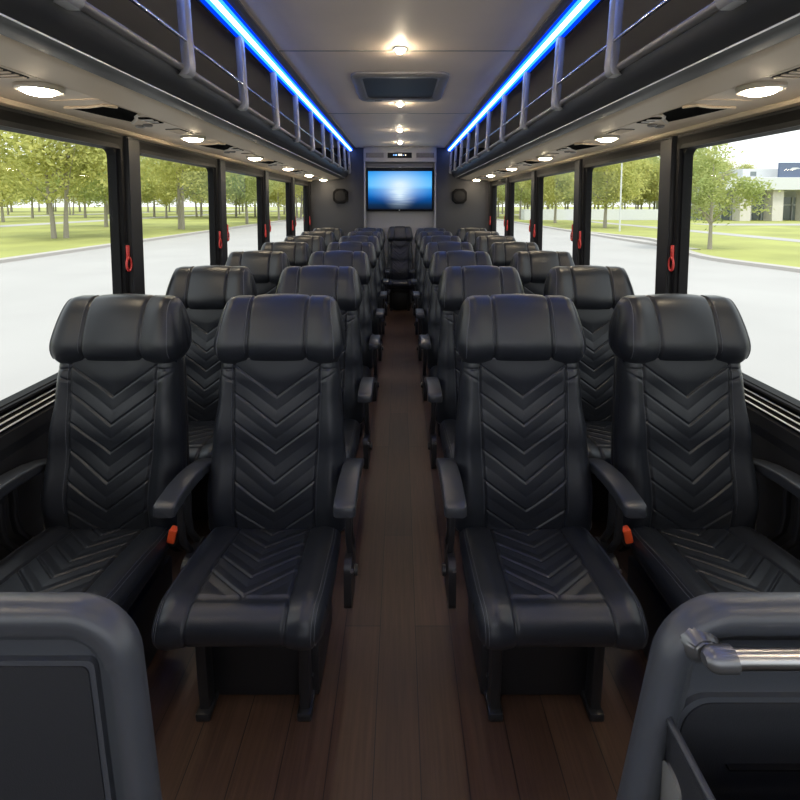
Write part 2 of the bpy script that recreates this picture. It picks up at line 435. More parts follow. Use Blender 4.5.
ME = {}
def make_seat(kind):
    root = thing('passenger_seat', 'black quilted leather coach seat', 'seat', (0, 0, 0), 'quilted leather passenger seats')
    def pad(name, p):
        if name in ME:
            o = bpy.data.objects.new(name, ME[name]); COL.objects.link(o); o.parent = root
        else:
            o = obj(name, p.bm(), M['leather'], root, 180); ME[name] = o.data
        return o
    def sub(name, key, parent, fn):
        if key in ME:
            o = bpy.data.objects.new(name, ME[key]); COL.objects.link(o); o.parent = parent
        else:
            o = obj(name, fn(), M['piping'], parent, 180); ME[key] = o.data
        return o
    hd = pad('headrest', headrest); bk = pad('backrest', backrest); cu = pad('seat_cushion', cushion)
    for s in (-1, 1):
        sub('piping', f'h{s}', hd, lambda: headrest.seam(B(), lambda i: s*.885, int(NH*.17), int(NH*.60), .0015))
        sub('stitching', f'g{s}', hd, lambda: headrest.seam(B(), lambda i: s*.108/hw_head(*headrest.prof[i]), int(NH*.22), int(NH*.58), .0009))
        sub('stitching', f'b{s}', bk, lambda: backrest.seam(B(), lambda i: s*(pw_back(backrest.prof[i][1])+.006)/hw_back(0, backrest.prof[i][1]), 34, 248, .0008))
        for q in (.895, .93): sub('stitching', f'c{s}{q}', cu, lambda: cushion.seam(B(), lambda i: s*q, 8, 202, .0009))
    # moulded shell behind the backrest
    bm = B(); rings = []
    for z in (.40, .45, .6, .75, .9, .97, .995):
        w = hw_back(0, z)-.012-(.02 if z > .98 else 0); y = lerp_tab(yf_tab, z)+.098
        rings.append([(px, y+py, z) for px, py in rrect(-w, w, 0, .028, .013, 4)])
    sweep(bm, rings); obj('back_shell', bm, M['plastic'], root, 50)
    bm = B(); box(bm, -.20, .20, -.42, .02, .318, .352, .012)
    box(bm, -.165, .165, -.36, -.02, .255, .32, .008)
    tube(bm, [(-.10, -.372, .262), (.10, -.372, .262)], .004, 8)
    box(bm, -.185, .185, -.295, -.03, .004, .26, .01)  # black box added to fill the space under the seat with shade
    obj('seat_frame', bm, M['plastic'], root, 40)
    for s in (-1, 1):
        bm = B(); x = s*.150
        for pts in ([(-.345, .262), (-.335, .12), (-.325, .02)], [(-.06, .262), (-.04, .12), (-.02, .02)]):
            sweep(bm, [[(x+px, y+py, z) for px, py in rrect(-.016, .016, -.024, .024, .006, 2)] for y, z in pts])
        box(bm, x-.022, x+.022, -.365, .03, 0, .026, .006)
        tube(bm, [(x+s*.016, -.318, .10), (x+s*.021, -.318, .10)], .006, 10)
        obj('leg', bm, M['plastic'], root, 40)
    sides = {'aisle': (-1, 1), 'window_a': (-1,), 'window_b': (1,), 'rear': ()}[kind]
    for s in sides: arm_piece(root, s*.268, s)
    if kind.startswith('window'):
        s = 1 if kind == 'window_a' else -1
        bm = B(); box(bm, s*.238-.016, s*.238+.016, -.146, -.118, .375, .435, .006)
        bmesh.ops.rotate(bm, cent=(s*.238, -.13, .39), matrix=Matrix.Rotation(math.radians(14*s), 3, 'Y'), verts=bm.verts[:])
        bk_ = obj('belt_buckle', bm, M['plastic'], root, 40)
        bm = B(); box(bm, s*.238-.0135, s*.238+.0135, -.150, -.122, .390, .4375, .004)
        bmesh.ops.rotate(bm, cent=(s*.238, -.13, .39), matrix=Matrix.Rotation(math.radians(14*s), 3, 'Y'), verts=bm.verts[:])
        o = obj('release_button', bm, M['orange'], bk_, 40); o['label'] = 'bright orange release button'
        bm = B(); sweep(bm, [[(s*.232+px, y+py, z) for px, py in rrect(-.013, .013, -.0015, .0015, .001, 1)] for y, z in ((-.132, .38), (-.115, .35), (-.08, .31))])
        obj('belt_strap', bm, M['gasket'], bk_, 40)
    return root

ORD = ['first', 'second', 'third', 'fourth', 'fifth', 'sixth', 'seventh']
protos = {k: make_seat(k) for k in ('aisle', 'window_a', 'window_b', 'rear')}
used = set()
for k in range(7):
    y = 1.63+.80*k
    for x, kind, side in ((-1.012, 'window_a', 'left'), (-.434, 'aisle', 'left'), (.434, 'aisle', 'right'), (1.012, 'window_b', 'right')):
        p = protos[kind]
        o = p if kind not in used else copy_tree(p)
        used.add(kind); o.location = (x, y, 0)
        pl = 'aisle' if kind == 'aisle' else 'window'
        row = ORD[k]+' row'
        o['label'] = f'black quilted leather {pl} seat in the {row} from the camera, {side} of aisle'
        if k == 6: o['label'] = f'black quilted leather {pl} seat in the last row, {side} of the aisle'
o = protos['rear']; o.location = (0, 6.92, 0); o.scale = (.84, 1, 1)
o['label'] = 'narrower black leather seat closing the end of the aisle under the television'

# ------------------------------------------------------------------ shell of the coach
Y0, Y1 = -1.30, 7.10
bm = B(); box(bm, -1.46, 1.46, Y0, Y1, -.06, 0)
struct('floor', bm, M['wood'], 'dark brown wooden plank floor of the coach', 'floor')
bm = B(); box(bm, -1.46, 1.46, Y0, Y1, 2.38, 2.46)
ce = struct('ceiling', bm, M['ceiling'], 'beige vinyl ceiling panels of the coach', 'ceiling')
for i, y in enumerate((.86, 2.64, 4.42)):
    bm = B(); box(bm, -.68, .68, y-.004, y+.004, 2.3775, 2.381)
    s_ = obj('ceiling_seam', bm, M['seam'], ce, None)

PC = [1.195-1.185, 1.195, 2.38, 3.565, 4.75, 5.935]     # pillar centres along the coach
WZ0, WZ1 = .812, 1.797
for s, nm in ((-1, 'left'), (1, 'right')):
    bm = B()
    prof = [(1.345, .02), (1.345, .30), (1.352, .36), (1.352, .66), (1.345, .70), (1.345, .745), (1.355, .755), (1.46, .755), (1.46, .02)]
    prism_y(bm, [(s*a, b) for a, b in prof], Y0, Y1)
    prism_y(bm, [(s*a, b) for a, b in [(1.372, 1.80), (1.372, 1.865), (1.372, 2.379), (1.46, 2.379), (1.46, 1.80)]], Y0, Y1)
    box(bm, s*1.36, s*1.46, 7.0, Y1, .75, 1.87)
    box(bm, s*1.36, s*1.46, Y0, -1.18, .75, 1.87)
    w = struct(f'wall_{nm}', bm, M['wall'], f'dark vinyl side wall under and over the windows, {nm} of the aisle', 'wall')
    for y in PC:
        bm = B()
        prism_y(bm, [(s*a, b) for a, b in [(1.362, .752), (1.352, .80), (1.352, 1.86), (1.362, 1.872), (1.45, 1.872), (1.45, .752)]], y-.055, y+.055)
        bmesh.ops.bevel(bm, geom=bm.edges[:], offset=.006, segments=2, affect='EDGES')
        obj('window_pillar', bm, M['pillar'], w, 30)
    # ribbed sill with strips whitened to mimic reflected sky
    bm = B()
    prism_y(bm, [(s*a, b) for a, b in [(1.45, .755), (1.348, .755), (1.348, .768), (1.362, .772), (1.362, .783), (1.376, .787), (1.376, .797), (1.39, .801), (1.39, .812), (1.45, .812)]], Y0, 7.0)
    t = struct(f'trim_sill_{nm}', bm, M['gasket'], f'ribbed black window sill with bright strips, {nm} of the aisle', 'sill')
    for xx, zz in ((1.3475, .7655), (1.3615, .7805), (1.3755, .7945)):
        bm = B(); box(bm, s*(xx-.0035), s*(xx+.002), Y0, 7.0, zz-.001, zz+.0038, .001, 1)
        obj('sill_strip', bm, M['alu'], t, None)
    # pale strip between the window header and the soffit
    bm = B(); prism_y(bm, [(s*a, b) for a, b in [(1.373, 1.868), (1.345, 1.872), (1.335, 1.884), (1.335, 1.892), (1.373, 1.892)]], Y0, Y1)
    struct(f'trim_header_{nm}', bm, M['soffit'], f'pale trim strip above the window header, {nm} of the aisle', 'trim')

wn = 0
edges_w = [-1.18]+[e for y in PC for e in (y-.055, y+.055)]+[7.0]
PLACE = ['beside the front entrance', 'beside the shells with grab handle', 'beside the first row', 'beside the second row', 'beside the fourth row', 'beside the fifth row', 'in the rear corner']
for s, nm in ((-1, 'left'), (1, 'right')):
    for k in range(len(PC)+1):
        ya, yb = edges_w[2*k]+.0, edges_w[2*k+1]
        wn += 1
        root = thing(f'window_{wn}', f'black framed coach window {PLACE[k]}, {nm} of the aisle', 'window', (s*WX, (ya+yb)/2, WZ0), None, 'structure')
        bm = B(); ro = rrect(ya, yb, WZ0-.002, WZ1+.075, .012, 3); g = .044
        def R(ins, x, rad):
            return [(s*x, y, z) for y, z in rrect(ya+ins, yb-ins, WZ0+ins*.35, WZ1+.068-ins*1.5, rad, 6)]
        layers(bm, [R(0, 1.43, .01), R(0, 1.376, .01), R(.012, 1.368, .02), R(.03, 1.372, .03), R(.034, 1.384, .034), R(.044, 1.387, .04), R(.046, 1.43, .04)], False, False)
        obj('window_frame', bm, M['gasket'], root, 40, world=True)
        bm = B(); box(bm, s*(WX-.002), s*(WX+.003), ya+.04, yb-.04, WZ0+.01, WZ1+.004)
        obj('window_pane', bm, M['glass'], root, None, world=True)

# closed ends
bm = B(); box(bm, -1.46, 1.46, Y1, Y1+.08, -.06, 2.46)
struct('wall_back', bm, M['wall_end'], 'dark grey vinyl end wall behind the television', 'wall')
bm = B(); box(bm, -1.46, 1.46, Y0-.08, Y0, -.06, .85); box(bm, -1.46, 1.46, Y0-.08, Y0, 2.2, 2.46)
box(bm, -1.46, -1.36, Y0-.08, Y0, .85, 2.2); box(bm, 1.36, 1.46, Y0-.08, Y0, .85, 2.2)
struct('wall_front', bm, M['wall'], 'dark front bulkhead with a wide opening behind the camera', 'wall')

# red emergency pulls on the window frames
def pull(s, y, z, label):
    root = thing('emergency_release_handle', label, 'emergency handle', (s*1.366, y, z), 'red emergency window releases')
    x = 1.366
    bm = B(); box(bm, s*(x-.012), s*(x+.004), y-.010, y+.010, z+.055, z+.125, .004)
    obj('lever_stem', bm, M['red'], root, 40, world=True)
    bm = B(); n = 20
    tube(bm, [(s*(x-.010), y+.019*math.sin(2*PI*k/n), z+.030+.033*math.cos(2*PI*k/n)) for k in range(n+1)], .0055, 8)
    obj('pull_ring', bm, M['red'], root, 60, world=True)
    bm = B(); tube(bm, [(s*(x-.010), y, z+.03), (s*(x+.006), y, z+.03)], .008, 12); box(bm, s*(x-.003), s*(x+.006), y-.016, y+.016, z-.012, z+.13, .004)
    obj('mounting_plate', bm, M['gasket'], root, 40, world=True)
PN = ['first', 'second', 'third', 'fourth']
for s, nm in ((-1, 'left'), (1, 'right')):
    for i, y in enumerate(PC[2:]):
        pull(s, y-.079, 1.20, f'red emergency pull on the near edge of the {PN[i]} window pillar, {nm} of aisle')
        if i > 0: pull(s, y+.079, 1.245, f'red emergency pull on the far edge of the {PN[i]} window pillar, {nm} of aisle')
    pull(s, 6.972, 1.22, f'red emergency pull in the rear corner beside the last window, {nm} of the aisle')

# ------------------------------------------------------------------ overhead racks
for s, nm in ((-1, 'left'), (1, 'right')):
    root = thing('luggage_rack', f'long open overhead luggage rack with grey posts and rods, {nm} of the aisle', 'luggage rack', (s*1.0, 3.0, 1.89), 'overhead luggage racks')
    Ya, Yb = Y0+.05, Y1-.002
    bm = B(); prism_y(bm, [(s*a, b) for a, b in [(1.34, 1.886), (1.30, 1.893), (1.062, 1.900), (1.062, 1.925), (1.34, 1.925)]], Ya, Yb)
    obj('soffit_panel', bm, M['soffit'], root, 30, world=True)
    bm = B(); prism_y(bm, [(s*a, b) for a, b in [(1.056, 1.897), (1.045, 1.900), (.945, 1.910), (.915, 1.918), (.90, 1.93), (.90, 1.94), (1.056, 1.94)]], Ya, Yb)
    obj('soffit_edge_panel', bm, M['soffit'], root, 30, world=True)
    bm = B()
    pr = [(.914, 1.9175), (.885, 1.919), (.862, 1.924), (.846, 1.9305), (.842, 1.9305), (.842, 1.933), (.835, 1.936), (.815, 1.948), (.797, 1.966), (.784, 1.988), (.778, 2.004), (.80, 2.004), (.84, 1.96), (.914, 1.94)]
    prism_y(bm, [(s*a, b) for a, b in pr], Ya, Yb)
    obj('fascia', bm, M['fascia'], root, 35, world=True)
    bm = B(); box(bm, s*.8415, s*.8455, Ya, Yb, 1.9285, 1.9315)
    obj('fascia_bright_strip', bm, M['alu'], root, None, world=True)
    bm = B(); prism_y(bm, [(s*a, b) for a, b in [(.80, 1.995), (1.37, 1.995), (1.37, 2.378), (1.36, 2.378), (1.36, 2.006), (.80, 2.006)]], Ya, Yb)
    obj('shelf', bm, M['rack_inside'], root, None, world=True)
    bm = B(); rr = [(s*(.776+.017*math.cos(2*PI*k/14)), 2.013+.013*math.sin(2*PI*k/14)) for k in range(14)]
    prism_y(bm, rr, Ya, Yb); obj('front_rail', bm, M['rail'], root, 60, world=True)
    for k in range(-3, 10):
        y = 1.69+.59*k
        if y > 7.02: y = 7.02
        bm = B()
        pts = [(.772, 2.34), (.766, 2.25), (.760, 2.12), (.755, 2.05), (.753, 2.015), (.757, 1.995), (.766, 1.985)]
        for w_ in (0,):
            sweep(bm, [[(s*(px+qx), y+qy, pz) for qx, qy in rrect(-.016, .016, -.026, .026, .006, 2)] for px, pz in pts])
        p_ = obj('rack_post', bm, M['post'], root, 40, world=True)
        bm = B(); tube(bm, [(s*.742, y, 2.10), (s*.752, y, 2.10)], .010, 14); obj('rod_socket', bm, M['post'], p_, 40, world=True)
        if k < 9:
            ye = min(y+.59, 7.02)
            bm = B(); tube(bm, [(s*.750, y+.010, 2.10), (s*.750, ye-.010, 2.10)], .0055, 10)
            obj('safety_rod', bm, M['rod'], root, 60, world=True)
    # light strip under the ceiling edge
    lr = thing('led_light_strip', f'glowing blue strip light along the ceiling edge over the rack, {nm} of the aisle', 'strip light', (s*.73, 3.0, 2.3), 'blue ceiling strip lights')
    bm = B(); prism_y(bm, [(s*a, b) for a, b in [(.672, 2.3795), (.672, 2.369), (.690, 2.362), (.700, 2.362), (.776, 2.318), (.79, 2.316), (.80, 2.33), (.80, 2.3795)]], Ya, Yb)
    obj('light_channel', bm, M['channel'], lr, None, world=True)
    def facew(a, b, m, nme, off):
        p0 = Vector((.698, 2.3615)); p1 = Vector((.778, 2.3175)); d = p1-p0; n_ = Vector((d.y, -d.x)).normalized()
        if n_.x > 0: n_ = -n_
        q = [p0+d*a+n_*.0, p0+d*b+n_*.0, p0+d*b+n_*off, p0+d*a+n_*off]
        bm = B(); prism_y(bm, [(s*v.x, v.y) for v in q], Ya+.02, Yb-.02); obj(nme, bm, m, lr, None, world=True)
    facew(.10, .99, M['led_dim'], 'blue_diffuser', .0015); facew(.24, .80, M['led_edge'], 'blue_diffuser', .003)  # nested glowing bands paint the strip's blue halo on the channel
    facew(.40, .63, M['led_core'], 'bright_diode_line', .0045)

    # downlights and service consoles in the soffit
    for k in range(-2, 6):  # lamps nearest the front are unseen, added to brighten shells and seats
        y = 1.48+1.08*k
        where = ORD[k]+' from the camera' if k >= 0 else 'over the seat-back shell' if k == -1 else 'by the front bulkhead'
        r_ = thing('soffit_downlight', f'round warm downlight under the luggage rack, {where}, {nm} of the aisle', 'downlight', (s*1.13, y, 1.895), 'soffit downlights')
        ring_z(bm := B(), (s*1.13, y), .066, .050, 1.882, 1.899); obj('trim_ring', bm, M['lamp_ring'], r_, 40, world=True)
        dome(bm := B(), (s*1.13, y, 1.887), .050, .019); obj('lamp_lens', bm, M['lamp'], r_, 40, world=True)
    for k in range(-1, 6):
        y = 1.93+1.08*k
        if y > 7.0: continue
        lab = f'overhead console with dark recess and air nozzles, {ORD[k+1]} from the camera, {nm} of aisle'
        r_ = thing('air_vent_console', lab, 'overhead console', (s*1.14, y, 1.893), 'overhead service consoles')
        def zs(x): return 1.8925+(1.30-x)*.0294 if x < 1.30 else 1.8925
        def slab(poly, t, up=.004):
            bm = B(); layers(bm, [[(s*a, b, zs(a)+up) for a, b in poly], [(s*a, b, zs(a)-t) for a, b in poly]]); return bm
        obj('console_plate', slab(rrect(1.062, 1.25, y-.27, y+.56, .02, 4), .002), M['soffit'], r_, 30, world=True)
        obj('dark_recess', slab([(1.245, y-.17), (1.16, y-.165), (1.095, y-.19), (1.068, y-.15), (1.066, y-.02), (1.10, y+.02), (1.125, y+.07), (1.185, y+.15), (1.215, y+.02)], .0045), M['void'], r_, None, world=True)  # flat slab, no cavity: the opening's shade is in its black
        bm = B(); tube(bm, [(s*a, b, zs(a)-.005) for a, b in [(1.25, y-.175), (1.16, y-.172), (1.12, y-.185), (1.095, y-.197), (1.066, y-.155)]], .006, 8)
        obj('recess_lip', bm, M['soffit'], r_, 60, world=True)
        bm = B(); tube(bm, [(s*a, b, zs(a)-.005) for a, b in [(1.066, y-.01), (1.10, y+.028), (1.13, y+.085), (1.19, y+.16)]], .007, 8)
        obj('recess_lip', bm, M['lamp_ring'], r_, 60, world=True)
        obj('slot_panel', slab(rrect(1.068, 1.12, y+.06, y+.20, .01, 3), .0045), M['void'], r_, None, world=True)
        for q in (.105, .15):
            obj('slot_bar', slab([(1.07, y+q-.007), (1.118, y+q-.012), (1.118, y+q+.002), (1.07, y+q+.007)], .008), M['lamp_ring'], r_, None, world=True)
        for xx, yy_ in ((1.16, .23), (1.205, .25)):
            ring_z(bm := B(), (s*xx, y+yy_), .021, .009, zs(xx)-.012, zs(xx)+.002, 20); obj('air_nozzle', bm, M['vent_frame'], r_, 40, world=True)
        g_ = obj('speaker_grille', slab(rrect(1.075, 1.15, y+.36, y+.53, .012, 3), .004), M['grille'], r_, None, world=True)
        for q in range(6):
            obj('grille_bar', slab([(1.08, y+.378+.027*q-.006), (1.145, y+.378+.027*q-.006), (1.145, y+.378+.027*q+.006), (1.08, y+.378+.027*q+.006)], .007), M['soffit'], g_, None, world=True)

# ------------------------------------------------------------------ ceiling fittings
for k, y in enumerate((2.60, 3.98, 5.38, 6.45, 1.23, -.12)):  # last two lie out of view, added to brighten the cabin
    r_ = thing('ceiling_downlight', 'small bright ceiling spotlight on the centre line, '+('before the air vent', 'just behind the air vent', 'third along the aisle', 'closest to the television', 'before the first seat row', 'over the entrance')[k], 'downlight', (0, y, 2.38), 'ceiling spotlights')
    ring_z(bm := B(), (0, y), .042, .026, 2.372, 2.3815, 28); obj('trim_ring', bm, M['lamp_ring'], r_, 40, world=True)
    dome(bm := B(), (0, y, 2.377), .024, .026); obj('lamp_lens', bm, M['lamp_small'], r_, 40, world=True)
r_ = thing('ceiling_air_vent', 'dark rectangular air vent with grey rounded frame in the ceiling', 'air vent', (0, 3.44, 2.38))
def bowed(hx, y0, y1, r, z, bow=.02):
    return [(x, y+(bow*(1-(x/hx)**2))*(1 if y > 3.44 else -1), z) for x, y in rrect(-hx, hx, y0, y1, r, 8)]
bm = B(); layers(bm, [bowed(.325, 3.05, 3.82, .07, 2.381), bowed(.325, 3.05, 3.82, .07, 2.366), bowed(.31, 3.065, 3.805, .065, 2.355), bowed(.262, 3.115, 3.73, .05, 2.355), bowed(.25, 3.13, 3.72, .05, 2.368)], False, False)
obj('vent_frame', bm, M['vent_frame'], r_, 40, world=True)
bm = B(); layers(bm, [bowed(.255, 3.125, 3.725, .05, 2.372), bowed(.255, 3.125, 3.725, .05, 2.366)])
obj('vent_panel', bm, M['vent_panel'], r_, 30, world=True)
bm = B(); box(bm, -.20, -.145, 3.765, 3.785, 2.3535, 2.356); obj('latch', bm, M['vent_panel'], r_, None, world=True)

# ------------------------------------------------------------------ end wall: cabinet, television, speakers
r_ = thing('media_cabinet', 'grey cabinet frame with vents and control display around the television', 'cabinet', (0, 7.02, 0))
bm = B(); box(bm, -.54, .54, 6.93, 7.098, 2.155, 2.378, .006); obj('header_box', bm, M['cab'], r_, 40, world=True)
for s in (-1, 1):
    bm = B(); box(bm, s*.515, s*.54, 6.95, 7.098, .0, 2.155, .004); obj('side_panel', bm, M['cab'], r_, 40, world=True)
    bm = B(); box(bm, s*.245, s*.50, 6.926, 6.932, 2.215, 2.285)
    v_ = obj('vent_grille', bm, M['grille'], r_, None, world=True)
    for k in range(5):
        bm = B(); box(bm, s*.25, s*.495, 6.9225, 6.928, 2.219+.0135*k, 2.225+.0135*k); obj('vent_slat', bm, M['vent_frame'], v_, None, world=True)
bm = B(); box(bm, -.515, .515, 7.075, 7.098, .0, 2.155); obj('back_panel', bm, M['cab'], r_, None, world=True)
bm = B(); box(bm, -.185, .175, 6.922, 6.935, 2.21, 2.29, .004); d_ = obj('control_display', bm, M['gasket'], r_, 40, world=True)
for x0, x1, z0, z1, m in ((-.10, -.082, 2.245, 2.262, 'digit_blue'), (-.07, -.045, 2.243, 2.265, 'digit_blue'), (-.025, .0, 2.243, 2.270, 'digit_white'), (.005, .03, 2.243, 2.270, 'digit_white'), (.045, .06, 2.245, 2.255, 'digit_blue'), (.075, .09, 2.245, 2.262, 'digit_white')):
    bm = B(); box(bm, x0, x1, 6.9205, 6.923, z0, z1); obj('display_digit', bm, M[m], d_, None, world=True)
t_ = thing('television', 'wide flat television showing a blue sea horizon', 'television', (0, 7.03, 1.75))
bm = B(); box(bm, -.50, .50, 6.985, 7.05, 1.42, 2.075, .008); obj('television_body', bm, M['gasket'], t_, 40, world=True)
bm = B(); box(bm, -.478, .478, 6.982, 6.986, 1.452, 2.02); sc_ = obj('screen', bm, M['screen'], t_, None, loc=(0, 6.984, 1.736))
sc_.location = Vector((0, 6.984, 1.736))-t_.location
bm = B(); disc(bm, (0, 0, 0), .009, .004, 16); bmesh.ops.rotate(bm, cent=(0, 0, 0), matrix=Matrix.Rotation(PI/2, 3, 'X'), verts=bm.verts[:]); bmesh.ops.translate(bm, vec=(-.01, 6.985, 1.437), verts=bm.verts[:])
obj('maker_emblem', bm, M['logo'], t_, None, world=True)
bm = B(); box(bm, -.15, .15, 7.045, 7.08, 1.6, 1.9); obj('wall_mount', bm, M['gasket'], t_, None, world=True)
bm = B(); box(bm, -.02, .02, 6.98, 6.988, 2.075, 2.085); obj('sensor_bar', bm, M['logo'], t_, None, world=True)
for s, nm in ((-1, 'left'), (1, 'right')):
    r_ = thing('wall_speaker', f'black octagonal loudspeaker on the dark end wall, {nm} of the television', 'loudspeaker', (s*.905, 7.09, 1.65), 'end wall loudspeakers')
    def octa(h, c, y): return [(s*.905+a, y, 1.65+b) for a, b in ((h, c), (c, h), (-c, h), (-h, c), (-h, -c), (-c, -h), (c, -h), (h, -c))]
    bm = B(); layers(bm, [octa(.112, .062, 7.10), octa(.112, .062, 7.06), octa(.10, .055, 7.05), octa(.092, .05, 7.05), octa(.09, .05, 7.056)]); obj('speaker_housing', bm, M['gasket'], r_, None, world=True)
    bm = B(); n = 28
    layers(bm, [[(s*.905+r*math.cos(2*PI*k/n), y, 1.65+r*math.sin(2*PI*k/n)) for k in range(n)] for r, y in ((.084, 7.056), (.082, 7.05), (.05, 7.045), (.01, 7.043))]); obj('speaker_grille', bm, M['grille'], r_, 60, world=True)

# ------------------------------------------------------------------ the two seat-back shells nearest the camera
def shell(s):
    nm = 'right' if s > 0 else 'left'
    YS = .60
    lab = ('grey moulded seat-back shell with steel grab handle and open pocket beside the aisle' if s > 0 else
           'plain grey moulded seat-back shell without a handle beside the aisle')
    root = thing('seat_back_shell', lab, 'seat back', (s*.72, YS, 0), 'seat back shells facing the entrance')
    z_top, z_bot, x_out = .985, .33, 1.16
    def edge(z): return .370-(.20 if s > 0 else .10)*(z_top-z)
    def ring(ins, y, rad):
        # rounded trapezoid, slanted aisle edge
        pts = rrect(0, 1, z_bot+ins, z_top-ins, 1e-4, 1)
        out = []
        def X0(z): return edge(z)+ins
        x1 = x_out-ins
        zt, zb = z_top-ins, z_bot+ins
        n = 9
        for k in range(n+1):          # top outer corner
            a = PI/2*k/n; out.append((x1-rad+rad*math.cos(a), zt-rad+rad*math.sin(a)))
        for k in range(n+1):          # top aisle corner
            a = PI/2+PI/2*k/n; z = zt-rad+rad*math.sin(a); out.append((X0(z)+rad+rad*math.cos(a), z))
        for k in range(n+1):
            a = PI+PI/2*k/n; z = zb+.04+.04*math.sin(a); out.append((X0(z)+.04+.04*math.cos(a), z))
        for k in range(n+1):
            a = 3*PI/2+PI/2*k/n; out.append((x1-.04+.04*math.cos(a), zb+.04+.04*math.sin(a)))
        return [(s*x, YS+y+.10*(1.0-z)*-.35, z) for x, z in out]
    bm = B()
    layers(bm, [ring(.012, .028, .075), ring(.002, .018, .08), ring(0, .002, .08), ring(.003, -.010, .078), ring(.011, -.018, .072), ring(.020, -.018, .066), ring(.036, -.013, .054),
                ring(.039, -.006, .05), ring(.052, -.002, .042), ring(.056, .004, .04)])
    obj('shell', bm, M['shell'], root, 50, world=True)
    def yy(z, d): return YS+d-.035*(1.0-z)
    def slant(zt, zb, off, rad, n=8):
        pts = []
        for k in range(n+1):
            a = PI/2*k/n; pts.append((1.08-rad+rad*math.cos(a), zt-rad+rad*math.sin(a)))
        for k in range(n+1):
            a = PI/2+PI/2*k/n; z = zt-rad+rad*math.sin(a); pts.append((edge(z)+off+rad+rad*math.cos(a), z))
        pts += [(edge(zb)+off, zb), (1.08, zb)]
        return pts
    if s < 0:
        bm = B(); layers(bm, [[(s*x, yy(z, d), z) for x, z in slant(.905, .40, .058, .01)] for d in (.02, .0, -.004)])
        obj('panel_ridge', bm, M['shell'], root, 40, world=True)
        bm = B(); layers(bm, [[(s*x, yy(z, d), z) for x, z in slant(.898, .405, .066, .01)] for d in (.02, -.002, -.006)])
        obj('lower_panel', bm, M['shell_dark'], root, 40, world=True)
    else:
        bm = B(); layers(bm, [[(s*x, yy(z, d), z) for x, z in slant(.852, .40, .046, .035)] for d in (.02, .0, -.003)])
        obj('panel_ridge', bm, M['shell'], root, 40, world=True)
        bm = B(); layers(bm, [[(s*x, yy(z, d), z) for x, z in slant(.845, .405, .053, .035)] for d in (.02, -.002, -.005)])
        obj('lower_panel', bm, M['shell_dark'], root, 40, world=True)
        bm = B(); box(bm, s*.45, s*1.06, yy(.76, -.012), yy(.76, .01), .757, .760); obj('panel_seam', bm, M['gasket'], root, 40, world=True)
        HZ, HD = .944, -.040
        bm = B(); tube(bm, [(s*.430, yy(HZ, HD), HZ), (s*1.05, yy(HZ, HD), HZ)], .0115, 24)
        h = obj('grab_handle', bm, M['steel'], root, 60, world=True)
        for x in (.404, 1.070):
            bm = B(); rings = []
            for d, zc, e in ((.010, .934, 1.25), (-.006, .935, 1.25), (-.016, .937, 1.1), (-.030, .942, .72)):
                rings.append([(s*(x+px*e), yy(zc, d), zc+pz*e) for px, pz in [(.024*math.cos(a), .022*math.sin(a)) for a in [PI/8+PI/4*k for k in range(8)]]])
            sweep(bm, rings)
            bmesh.ops.bevel(bm, geom=bm.edges[:], offset=.0025, segments=2, affect='EDGES')
            tube(bm, [(s*(x-.012), yy(HZ, HD), HZ), (s*(x-.006), yy(HZ, HD), HZ), (s*(x+.0), yy(HZ, HD), HZ), (s*(x+.026), yy(HZ, HD), HZ)], [.007, .0125, .015, .015], 20)
            obj('handle_bracket', bm, M['bracket'], h, 45, world=True)
        # open pocket standing off the shell
        bm = B(); xa, xb, z0, z1, y0, y1 = .360, 1.02, .40, .836, YS-.125, YS-.014
        box(bm, s*xa, s*(xa+.006), y0, y1, z0, z1, .002)
        pk = obj('pocket', bm, M['shell_dark'], root, 30, world=True)
        bm = B(); box(bm, s*(xb-.006), s*xb, y0, y1, z0, z1, .002); obj('pocket_side', bm, M['shell_dark'], pk, 30, world=True)
        bm = B(); box(bm, s*(xa+.002), s*(xb-.002), y0-.004, y0+.004, z0, z1-.02, .002); obj('pocket_front', bm, M['shell_dark'], pk, 30, world=True)
        bm = B(); box(bm, s*(xa+.002), s*(xb-.002), y0, y1, z0, z0+.008); obj('pocket_floor', bm, M['shell_dark'], pk, 30, world=True)
        bm = B(); tube(bm, [(s*(xa+.003), y1, z1), (s*(xa+.003), y0+.01, z1), (s*(xa+.012), y0, z1), (s*(xb-.012), y0, z1), (s*(xb-.003), y0+.01, z1), (s*(xb-.003), y1, z1)], .0055, 8)
        obj('pocket_rim', bm, M['arm'], pk, 60, world=True)
        bm = B(); tube(bm, [(s*(xa+.004), y1+.004, z1+.008), (s*(xa+.004), y1-.006, z1+.008)], .005, 12); obj('pocket_rivet', bm, M['steel'], pk, 60, world=True)
        bm = B(); layers(bm, [[(s*(xa+d), y, z) for y, z in rrect(y1-.046, y1-.008, .66, .785, .014, 5)] for d in (.001, -.004)])
        o = obj('pocket_tag', bm, M['tag'], pk, 40, world=True); o['label'] = 'pale grey plastic tag on the pocket side'
    for x in (.50, 1.02):
        bm = B(); box(bm, s*(x-.03), s*(x+.03), YS-.03, YS+.02, .0, .345, .006); box(bm, s*(x-.05), s*(x+.05), YS-.06, YS+.05, 0, .012, .003)
        obj('pedestal_leg', bm, M['plastic'], root, 40, world=True)
shell(-1); shell(1)

